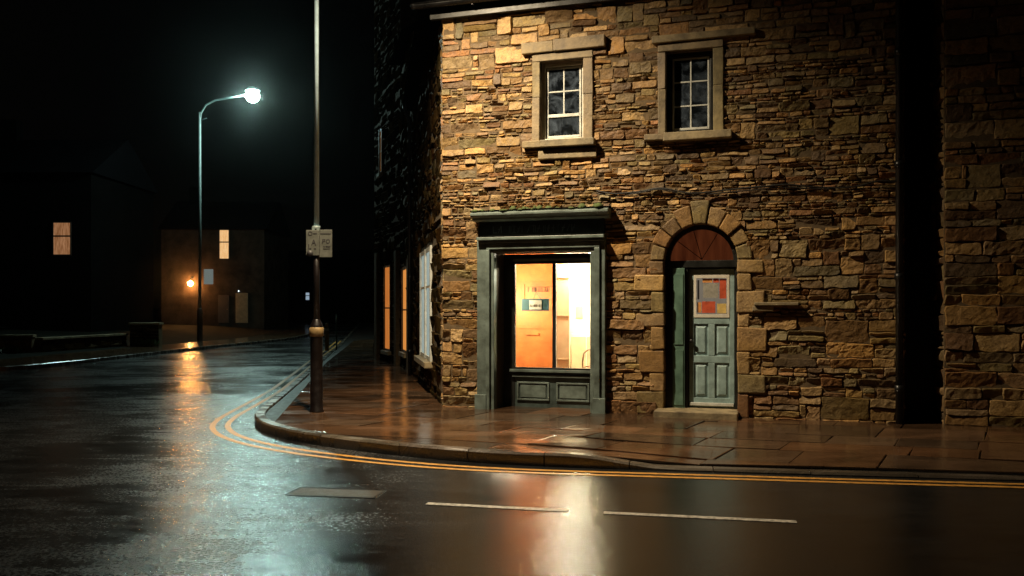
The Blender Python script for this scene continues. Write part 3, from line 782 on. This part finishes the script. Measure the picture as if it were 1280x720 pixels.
b=MB(); b.box(DC-DR+.002,DC+DR-.002,.0,.45,-.06,.10); b.box(DC-.66,DC+DR+.02,-.38,-.002,-.06,.098); b.build('step',M['dress'],bld,.015)
b=MB(); hx0,hx1=DC-DR-.1,DC+DR+.2
b.poly([(hx0,1.9,0),(hx1,1.9,0),(hx1,1.9,3.04),(hx0,1.9,3.04)]); b.poly([(hx0,.43,0),(hx0,1.9,0),(hx0,1.9,3.04),(hx0,.43,3.04)]); b.poly([(hx1,.43,0),(hx1,1.9,0),(hx1,1.9,3.04),(hx1,.43,3.04)]); b.poly([(hx0,.43,3.04),(hx1,.43,3.04),(hx1,1.9,3.04),(hx0,1.9,3.04)]); b.poly([(hx0,.43,0),(hx1,.43,0),(hx1,1.9,0),(hx0,1.9,0)])
b.build('hall_wall',M['dim'],bld)
# arch stones
b=MB(); nv=9; r0,r1=DR-.005,DR+.25
for i in range(nv):
    t0=math.pi*i/nv+.012; t1=math.pi*(i+1)/nv-.012
    key=(i==nv//2); rr=r1+(.10 if key else random.uniform(-.05,.05)); pr=.09 if key else random.uniform(.035,.075)
    pc=random.choice(PAL[3:]); t=random.uniform(.7,1.05); b.col=tuple(c*t for c in pc)
    q=[]
    for k in range(4): a=t0+(t1-t0)*k/3; q.append((DC+r0*math.cos(a),-pr,DZ+r0*math.sin(a)))
    for k in range(4): a=t1+(t0-t1)*k/3; q.append((DC+rr*math.cos(a),-pr,DZ+rr*math.sin(a)))
    b.prism(q,(0,pr+.25,0))
z=.0; k=0; q_=random.Random(6)
while z<DZ-.03:
    h=min(q_.uniform(.2,.4),DZ-z)
    if DZ-z-h<.15: h=DZ-z
    wl=.17 if k%2 else q_.uniform(.3,.42); 
    stonebox(b,DC-DR-wl-q_.uniform(0,.05),DC-DR+.004,-q_.uniform(.03,.065),.25,z+.005,z+h-.005,True)
    stonebox(b,DC+DR-.004,DC+DR+(q_.uniform(.3,.42) if k%2 else .17)+q_.uniform(0,.05),-q_.uniform(.03,.065),.25,z+.005,z+h-.005,True)
    z+=h; k+=1
b.build('door_surround',M['stone'],bld,.018)
# small stone shelf and the cable
b=MB(); b.box(5.02,5.66,-.14,.02,1.69,1.735,.006); b.box(5.0,5.3,-.10,.02,1.60,1.685,.006); b.build('stone_shelf',M['dress'],bld,.01)
b=MB(); ks=[(2.62,3.50),(2.9,3.44),(3.3,3.46),(3.62,3.50),(4.1,3.40),(4.6,3.43),(5.1,3.46),(5.5,3.47),(5.9,3.42),(6.4,3.40),(6.75,3.47),(7.08,3.44)]
sm=catmull([(x,z) for x,z in ks],.08)
b.tube([(p.x,-.085-.012*math.sin(p.x*5),p.y+.008*noise.noise((p.x*3,0,0))) for p in sm],.013,6); b.tube([(p.x,-.08,p.y-.03+.01*math.sin(p.x*2.2)) for p in sm[:int(len(sm)*.8)]],.009,6)
b.build('cable',M['cable'],bld)

# ---- side display window (white frame, glowing pane)
b=MB()
def gb(b,a0,a1,d0,d1,z0,z1):
    q=[G(a,d,z) for z in (z0,z1) for d in (d0,d1) for a in (a0,a1)]
    i=len(b.v)
    for p in q: b.vert(p)
    for f in ((0,2,3,1),(4,5,7,6),(0,1,5,4),(2,6,7,3),(0,4,6,2),(1,3,7,5)): b.face([i+k for k in f])
for a0,a1 in ((2.1,2.2),(3.28,3.40),(4.5,4.6)): gb(b,a0,a1,-.02,.045,.62,2.85)
gb(b,2.2,4.5,-.02,.03,2.76,2.85); gb(b,2.2,4.5,-.02,.03,.62,.7); gb(b,2.2,4.5,-.01,.022,2.05,2.10)
wn=b.build('side_window',M['white'],bld,.004)
wn['label']='white framed display window in the dark side wall'
b=MB(); gb(b,2.19,4.51,.0,.004,.69,2.77); b.build('pane',lit_pane('pale pane glow',(.30,.42,.40),(.75,.85,.78),.55,5),wn)  # glow put into the pane in place of a pale reflection
b=MB(); gb(b,2.0,4.7,-.05,.16,.50,.615); b.build('sill',M['dress'],wn,.012)

# ------------------------------------------------------------------ neighbour to the right, beyond a dark gap
nb=empty('rubble_house',C+U*7.62+V*.04,TH,'dark rubble stone house to the right of the black gap','house')
b=MB(); b.box(0,8,0,7,-.3,7.6); b.m=1
masonry(b,.0,6.0,-.12,7.2,F,lambda s,z:False,.045,random.Random(21),lambda z:1.2,1.2)
masonry(b,.06,1.0,-.12,6.4,lambda a,d,z:(-d,a,z),lambda a,z:False,.06,random.Random(33),lambda z:1.2,1.2)
b.build('wall',[M['mortar'],M['shade_stone']],nb)
b=MB(); b.prism([(-.1,-.3,7.6),(-.1,7.3,7.6),(-.1,3.5,10)],(8.3,0,0)); b.build('roof',M['slate'],nb)
b=MB(); b.box(-.505,-.008,1.0,1.12,-.2,6.4); b.build('gap_shade',M['black'],nb)  # black sheet across the gap, standing in for its deep shade

# ------------------------------------------------------------------ the terrace down the side street
def terrace(name,P,Q,h,label,wins,roofh=2.2,piers=()):
    P=Vector(P);Q=Vector(Q); d=(Q-P); ln=d.length; rz=math.atan2(d.y,d.x)
    e=empty(name,(P.x,P.y,0),rz,label,'house')
    b=MB(); ps=[(0,0),(ln,0),(ln,-6.5),(0,-6.5)]
    b.prism([(x,y,-.3) for x,y in ps][::-1],(0,0,h+.3)); b.m=1
    holes=[(x0-.02,x1+.02,z0-.02,z1+.02) for x0,x1,z0,z1,_ in wins]
    masonry(b,0.02,ln-.02,-.1,h,lambda s,d_,z:(s,d_,z),lambda s,z:any(a<s<c and lo<z<hi for a,c,lo,hi in holes),.09,random.Random(int(P.y*10)),lambda z:1.6,.6)
    b.build('wall',[M['mortar'],M['unlit_stone']],e)
    b=MB(); b.prism([(-.02,.3,h),(-.02,-6.8,h),(-.02,-3.2,h+roofh)],(ln+.04,0,0)); b.build('roof',M['slate'],e)
    for x0,x1,z0,z1,mt in wins:
        b=MB(); t=.06
        b.box(x0,x0+t,-.02,.03,z0,z1); b.box(x1-t,x1,-.02,.05,z0,z1); b.box(x0+t,x1-t,-.02,.03,z0,z0+t); b.box(x0+t,x1-t,-.02,.03,z1-t,z1); b.box(x0+t,x1-t,-.02,.025,(z0+z1)/2-.02,(z0+z1)/2+.02)
        w=b.build('window',M['doorbrown'],e)
        b=MB(); b.box(x0+t,x1-t,-.015,.006,z0+t,z1-t); b.build('pane',mt,w)
        b=MB(); b.box(x0-.1,x1+.1,.0,.12,z0-.12,z0-.003); b.build('sill',M['dress'],w,.01)
    for x0,x1,z1 in piers:
        b=MB(); b.box(x0,x1,0.0,.13,-.2,z1); b.build('pilaster',M['mortar'],e,.01)
    return e
OR=lit_pane('orange lit blind',(.80,.25,.04),(1.0,.42,.10),.75)
OR2=lit_pane('deep orange lit curtain',(.75,.20,.035),(.95,.34,.07),.55)
terrace('terraced_house',(-2.49,22.1),(-3.2,25.2),8.6,'dark narrow terraced house next to the corner building, tall amber window',[(1.2,2.4,.45,2.75,OR)],2.2,[(.0,.35,2.9)])
terrace('terraced_house',(-3.2,25.2),(-4.52,28.9),12.6,'dark tall end terraced house with narrow orange window and door light',[(1.3,2.2,.35,2.95,OR2),(2.6,2.95,5.9,7.3,lit_pane('faint amber light',(.3,.12,.03),(.5,.2,.05),.25))],2.4,[(.0,.30,3.3),(2.9,3.3,3.4)])

# ------------------------------------------------------------------ lamps and posts on the corner
# the lamp column on the corner: its lantern, above the picture, lights the front
PX,PY=-3.10,13.96
lp=empty('street_lamp',(PX,PY,0),0,'tall grey steel lamp column with thick black foot on the near pavement corner','street lamp')
b=MB(); b.lathe([(.115,-.02),(.115,.02),(.098,.05),(.096,1.30),(.10,1.31),(.10,1.36),(.092,1.39),(.06,1.46),(.055,1.47)],(0,0,0),24); b.build('foot',M['postblack'],lp)
b=MB(); b.lathe([(.099,1.20),(.113,1.215),(.113,1.33),(.099,1.345)],(0,0,0),24); b.build('collar',M['brass'],lp)  # ochre colour paints in a highlight on the collar
b=MB(); b.tube([(0,0,1.46),(0,0,2.80)],[.052,.048],14); b.build('lower_pole',M['postblack'],lp)
hx,hy=-2.15-PX,11.70-PY
b=MB(); b.tube([(0,0,2.80),(0,0,7.6),(hx*.1,hy*.1,7.95),(hx*.4,hy*.4,8.2),(hx,hy,8.3)],[.043,.034,.034,.032,.03],12); b.tube([(0,0,2.78),(0,0,2.9)],.046,12); b.build('pole',M['galv'],lp)
hd=math.atan2(hy,hx)
# lantern tilted towards the building front
aim=Vector((C+U*1.1-V*1.0+Vector((0,0,0)))); pos=Vector((PX+hx,PY+hy,8.2)); dirv=(aim-pos).normalized()
rotq=dirv.to_track_quat('-Z','Y')
b=MB(); b.lathe([(.20,-.02),(.22,.02),(.18,.14),(.07,.20),(.03,.21)],(0,0,0),20); ln_=b.build('lantern',M['galv'],lp,0,(hx,hy,8.2)); ln_.rotation_mode='QUATERNION'; ln_.rotation_quaternion=rotq
b=MB(); b.lathe([(.02,-.10),(.10,-.085),(.16,-.05),(.185,-.021)],(0,0,0),20); bo=b.build('bowl',glow('near lamp bowl',(1,.90,.76),48),ln_)
ld=bpy.data.lights.new('near_lamp_light','SPOT'); ld.energy=5200; ld.color=(1,.79,.51); ld.spot_size=R(121); ld.spot_blend=1; ld.shadow_soft_size=.10
lo_=bpy.data.objects.new('lamp_light',ld); COL.objects.link(lo_); lo_.location=pos+dirv*.13; lo_.rotation_mode='QUATERNION'; lo_.rotation_quaternion=rotq

# sign clamped to the column: two weathered plates
sp=empty('street_sign',(PX,PY-.06,2.48),R(4),'weathered pale two-plate notice clamped to the tall lamp column','sign')
def plate(name,x0,x1,z0,z1,y,parent):
    b=MB(); b.box(x0,x1,y-.012,y,z0,z1); return b.build(name,M['signface'],parent,.004)
pl=plate('plate',-.15,.055,.0,.40,-.0,sp); pr=plate('plate',.062,.26,-.03,.405,-.02,sp)
b=MB(); y=-.0128
def ring(b,cx,cz,r,y,w=.012,n=14):
    for i in range(n):
        t0=2*math.pi*i/n;t1=2*math.pi*(i+1)/n
        b.prism([(cx+q*math.cos(t),y,cz+q*math.sin(t)) for q,t in ((r-w,t0),(r,t0),(r,t1),(r-w,t1))],(0,-.003,0))
ring(b,-.085,.345,.034,y); b.box(-.045,.02,y-.003,y,.338,.352)                       # O-
b.box(-.115,-.100,y-.003,y,.10,.175); b.box(-.0995,-.07,y-.003,y,.10,.113)                 # L
for q in ((-.06,.03),(.0,.03)): b.prism([(q[0]-.0065,y,.16),(q[0]+.0065,y,.16),(-.03+.0065,y,.25),(-.03-.0065,y,.25)],(0,-.0026-(q[0]>-.03)*.0005,0))
b.box(-.044,-.014,y-.0034,y,.19,.202)                                                     # A
b.box(-.03,.01,y-.003,y,.10,.112); b.build('lettering',M['ink'],pl)
b=MB(); b.lathe([(.001,0),(.05,.001),(.05,.008),(.001,.009)],(0,0,0),16); o_=b.build('roundel',M['ink'],pl,0,(-.09,-.013,.03),(R(90),0,0))
b=MB(); y=-.0328
b.box(.075,.245,y-.003,y,.335,.347)
b.box(.105,.117,y-.003,y,.19,.255); b.box(.1175,.14,y-.003,y,.243,.255); b.box(.1175,.14,y-.003,y,.215,.226); b.box(.141,.15,y-.003,y,.215,.255)
ring(b,.195,.222,.034,y,.011,10); 
b.box(.115,.145,y-.003,y,.135,.146); b.box(.16,.235,y-.003,y,.132,.146); b.box(.12,.23,y-.003,y,.10,.108); b.build('lettering',M['ink'],pr)
b=MB(); b.tube([(-.0,.06,.40),(-.0,.06,.47)],.062,14); b.box(-.06,.06,-.0,.012,.40,.45); b.build('clamp',M['fargalv'],sp)

# ------------------------------------------------------------------ across the street
fl=empty('street_lamp',(-15.5,43.7,-.02),0,'lit street lamp with glowing white globe on a curved arm across the road','street lamp')
H=12.0
b=MB(); b.lathe([(.14,0),(.14,1.5),(.10,1.6),(.085,1.65)],(0,0,0),14); b.build('foot',M['postblack'],fl)
b=MB(); b.tube([(0,0,1.6),(0,0,11.4)],[.085,.06],10); b.build('pole',M['fargalv'],fl)
b=MB(); b.tube([(0,0,10.9),(.06,0,11.35),(.3,0,11.75),(.75,0,11.98),(1.4,0,12.1),(2.3,0,12.25)],.045,8); b.tube([(.05,0,11.0),(.35,0,11.1)],.02,6); b.build('arm',M['fargalv'],fl)
FARC=(.66,1.0,.90)
b=MB()
n=14; b.lathe([(.32*math.sin(math.pi*(k+.02)/(n+.04)),-.32*math.cos(math.pi*k/n)) for k in range(n+1)],(2.62,0,12.2),20); b.build('globe',glow('mercury lamp globe',FARC,640),fl)
b=MB(); b.lathe([(.10,.30),(.36,.24),(.38,.27),(.22,.40),(.05,.46)],(2.62,0,12.2),18); b.build('lamp_hood',M['fargalv'],fl)
b=MB(); b.box(.2,.66,-.03,.03,2.85,3.6); pl=b.build('notice_plate',glow('backlit notice',(.75,.9,.85),.16),fl,.01)

def lit(name,c1,c2,s): return lit_pane(name,c1,c2,s,4)
def house(name,loc,rz,w,d,h,label,wall,wins=(),doors=(),rh=2.5):
    e=empty(name,loc,rz,label,'house')
    b=MB(); b.box(0,w,0,d,-1.2,h); b.build('wall',wall,e)
    b=MB(); b.prism([(-.2,-.3,h),(-.2,d+.3,h),(-.2,d/2,h+rh)],(w+.4,0,0)); ro=b.build('roof',M['slate'],e)
    b=MB(); b.box(w*.12,w*.12+.9,d/2-.35,d/2+.35,h+rh*.5,h+rh+1.1); b.build('chimney',M['darkrender'],ro)
    for x0,x1,z0,z1,mt in wins:
        b=MB(); t=.05; y0,y1=-.05,.0
        b.box(x0-t,x0,y0,y1,z0-t,z1+t); b.box(x1,x1+t,y0,y1,z0-t,z1+t); b.box(x0,x1,y0,y1,z1,z1+t); b.box(x0,x1,y0,y1,z0-t,z0); zm=z0+(z1-z0)*.58; b.box(x0,x1,y0,y1,zm-.04,zm+.04)
        wd=b.build('window',M['doorbrown'],e)
        b=MB(); b.box(x0,x1,-.025,-.006,z0,z1); b.build('pane',mt,wd)
    for x0,x1,z0,z1,mt in doors:
        b=MB(); b.box(x0,x1,-.05,.0,z0,z1); dd=b.build('door',M[mt],e,.01)
        b=MB(); b.lathe([(.001,0),(.03,.01),(.03,.03),(.001,.04)],(0,0,0),8); b.build('handle',M['brass'],dd,0,(x1-.12,-.05,z0+1),(R(90),0,0))
    return e
# house with the porch lamp, 65 m off
HX=-25.9; HY=65; g=.55
hs=house('rendered_house',(HX,HY,g),0,7.6,7,6.9,'rendered house with glowing orange wall lamp and lit upper window beyond the road',M['render'],
   wins=[(4.32,4.98,4.75,7.0-.15,lit('lamplit cream blind',(.85,.42,.14),(1.0,.66,.32),.9))],doors=[(4.2,5.0,0,2.05,'doorbrown'),(5.5,6.4,0,2.2,'doorochre')])
hs['label']='rendered house with glowing orange wall lamp and lit upper window beyond the road'
b=MB(); b.tube([(2.3,-.02,3.3),(2.3,-.35,3.35),(2.3,-.38,3.15)],.03,6); b.box(2.2,2.4,-.03,.0,3.2,3.45); wl=b.build('wall_lamp',M['iron'],hs)
b=MB(); b.lathe([(.02,-.24),(.14,-.18),(.18,-.05),(.14,.08),(.03,.12)],(2.3,-.42,2.95),14); b.build('globe',glow('porch lamp globe',(1,.42,.11),420),wl)
b=MB(); b.lathe([(.02,-.06),(.05,0),(.02,.06)],(5.75,-.12,2.35),8); b.build('door_light',glow('small door light',(.8,.95,1),2.2),hs)
house('brick_house',(-29.8,46,.3),0,7.8,8,8.4,'black unlit house with one amber sash window on the far side of the road',M['darkrender'],
   wins=[(5.85,6.72,4.15,5.8,lit('dim amber curtain',(.35,.13,.04),(.85,.42,.20),.42))])
house('stone_cottage',(-28.5,98,.6),R(-4),12,7,5.2,'distant dark cottage with two tiny blue-white windows behind the lamp column',M['darkrender'],
   wins=[(2.3,2.75,1.9,2.75,glow('cool window light',(.62,.82,1),.55)),(5.65,6.05,1.95,2.75,glow('cool window light dim',(.62,.82,1),.4))])

# garden walls by the far pavement
def gwall(name,x0,y0,x1,y1,h,label,mat,th=.3):
    a=Vector((x0,y0)); c=Vector((x1,y1)); ln=(c-a).length
    e=empty(name,(x0,y0,-.03),math.atan2(y1-y0,x1-x0),label,'wall')
    b=MB(); b.box(0,ln,0,th,-.3,h)
    b.m=1; masonry(b,0.0,ln,-.05,h,lambda s,d,z:(s,-d,z),lambda s,z:False,.09,random.Random(int(ln*7)),lambda z:1.5,.9)
    b.build('wall_body',[M['mortar'],mat],e)
    b=MB(); s=-.05
    while s<ln: b.box(s,min(s+.78,ln+.05),-.07,th+.05,h+.003,h+.09,.006); s+=.785
    b.build('coping',M['dress'],e,.012)
gwall('garden_wall',-26,30.2,-17.35,31.8,.62,'low stone garden wall at the edge of the far pavement, weeds at its foot',M['stone'])
gwall('gate_pier',-16.5,38.0,-15.3,38.1,.95,'short mossy stone wall stub beside the far lamp post',M['unlit_stone'],.5)
gwall('boundary_wall',-17.2,32.2,-16.6,37.9,.5,'low black wall between the two stone wall ends',M['unlit_stone'])
b=MB()
def weeds(name,cx,cy,rx,ry,n,hh,label,seed,n2=9):
    rnd=random.Random(seed); b=MB()
    for i in range(n):
        x=rnd.gauss(0,rx); y=rnd.uniform(-ry,ry)
        for k in range(n2):
            a=rnd.uniform(0,6.28); t=rnd.uniform(.2,.9); l=hh*rnd.uniform(.4,1); w=l*.16
            d=Vector((math.cos(a)*t,math.sin(a)*t,1)).normalized(); s=Vector((-math.sin(a),math.cos(a),0))
            q=rnd.uniform(.5,1.4); b.col=(q,q,q*.8)
            p=Vector((x,y,0)); m=p+d*l*.6; e=p+d*l+Vector((0,0,-l*.2*t))
            b.poly([p,m+s*w,e,m-s*w])
    b.col=(1,1,1)
    o=b.build(name,M['leaf'],None,0,(cx,cy,0)); return tag(o,label,'weeds')
weeds('weed_clump',-18.4,31.2,.6,.25,40,.36,'green weed clump at the foot of the low garden wall',1)
weeds('weed_clump',-15.9,37.8,.28,.2,30,.42,'green weed clump growing against the mossy wall stub',2)
# kerb-side stone, bollard and slim post down the street
e=empty('drain_pipe',(-15.6,24.6,-.02),R(8),'broken brown clay pipe lying by the kerb at the road edge','pipe')
b=MB(); b.tube([(-1.6,0,.09),(.0,.1,.09)],.09,12); b.build('barrel',surf('brown clay',(.16,.08,.05),.5),e)
b=MB(); b.tube([(-.06,.097,.09),(.06,.104,.09)],.115,12); b.build('end_socket',surf('brown clay rim',(.14,.07,.045),.5),e)
e=empty('bollard',(-7.15,34.0,0),0,'slim ochre bollard on the pavement down the side street','bollard')
b=MB(); b.lathe([(.08,0),(.075,.95),(.05,1.05),(.01,1.08)],(0,0,0),12); b.build('shaft',M['brass'],e)
b=MB(); b.lathe([(.085,.78),(.086,.86)],(0,0,0),12); b.build('band',M['white'],e)
e=empty('marker_post',(-6.9,34.6,0),0,'thin dark green metal post standing beyond the bollard','post')
b=MB(); b.tube([(0,0,0),(0,0,1.35)],.03,8); b.build('shaft',surf('green post paint',(.05,.10,.08),.4),e)
b=MB(); b.lathe([(.001,1.35),(.04,1.352),(.03,1.39),(.001,1.41)],(0,0,0),8); b.build('finial',M['iron'],e)

# ------------------------------------------------------------------ air, sky, moonlight, camera
hz,nt,p,out=nmat('lamp halo haze'); nt.nodes.remove(p)  # thin haze added to give the far lamp its halo
pv=N(nt,'VolumePrincipled'); pv.inputs['Color'].default_value=(.8,.9,.9,1); pv.inputs['Density'].default_value=.00016; pv.inputs['Anisotropy'].default_value=.965
nt.links.new(pv.outputs[0],out.inputs['Volume'])
b=MB(); b.box(-95,65,-14,150,-1.7,16.5); o=b.build('haze',hz); tag(o,None,None,None,'stuff')

wd=bpy.data.worlds.new('World'); S.world=wd; wd.use_nodes=True
nt=wd.node_tree; bg=nt.nodes['Background']; sky=nt.nodes.new('ShaderNodeTexSky'); sky.sky_type='NISHITA'; sky.sun_disc=False
EL,AZ=R(24),R(-40)
sky.sun_elevation=EL; sky.sun_rotation=AZ
nt.links.new(sky.outputs[0],bg.inputs[0]); bg.inputs[1].default_value=.00004
sl=bpy.data.lights.new('moon','SUN'); sl.energy=.001; sl.angle=R(.5); sl.color=(.7,.85,1)
so=bpy.data.objects.new('moon',sl); COL.objects.link(so)
dv=Vector((math.sin(AZ)*math.cos(EL),math.cos(AZ)*math.cos(EL),math.sin(EL))); so.rotation_euler=(-dv).to_track_quat('-Z','Y').to_euler(); so.location=(-20,30,40)

cd=bpy.data.cameras.new('camera'); cam=bpy.data.objects.new('camera',cd); COL.objects.link(cam); S.camera=cam
cam.location=(0,0,1.65); cam.rotation_euler=(R(90),0,0); cd.sensor_width=36; cd.lens=1100/1280*36; cd.shift_y=25/1280; cd.clip_start=.1; cd.clip_end=6000
S.view_settings.view_transform='Standard'; S.view_settings.look='None'; S.view_settings.exposure=0; S.view_settings.gamma=1; S.view_settings.use_curve_mapping=False
cy=S.cycles
cy.use_denoising=True; cy.max_bounces=6; cy.diffuse_bounces=3; cy.glossy_bounces=4; cy.transparent_max_bounces=12; cy.volume_bounces=0; cy.sample_clamp_indirect=12; cy.caustics_reflective=False; cy.caustics_refractive=False
cy.volume_step_rate=4
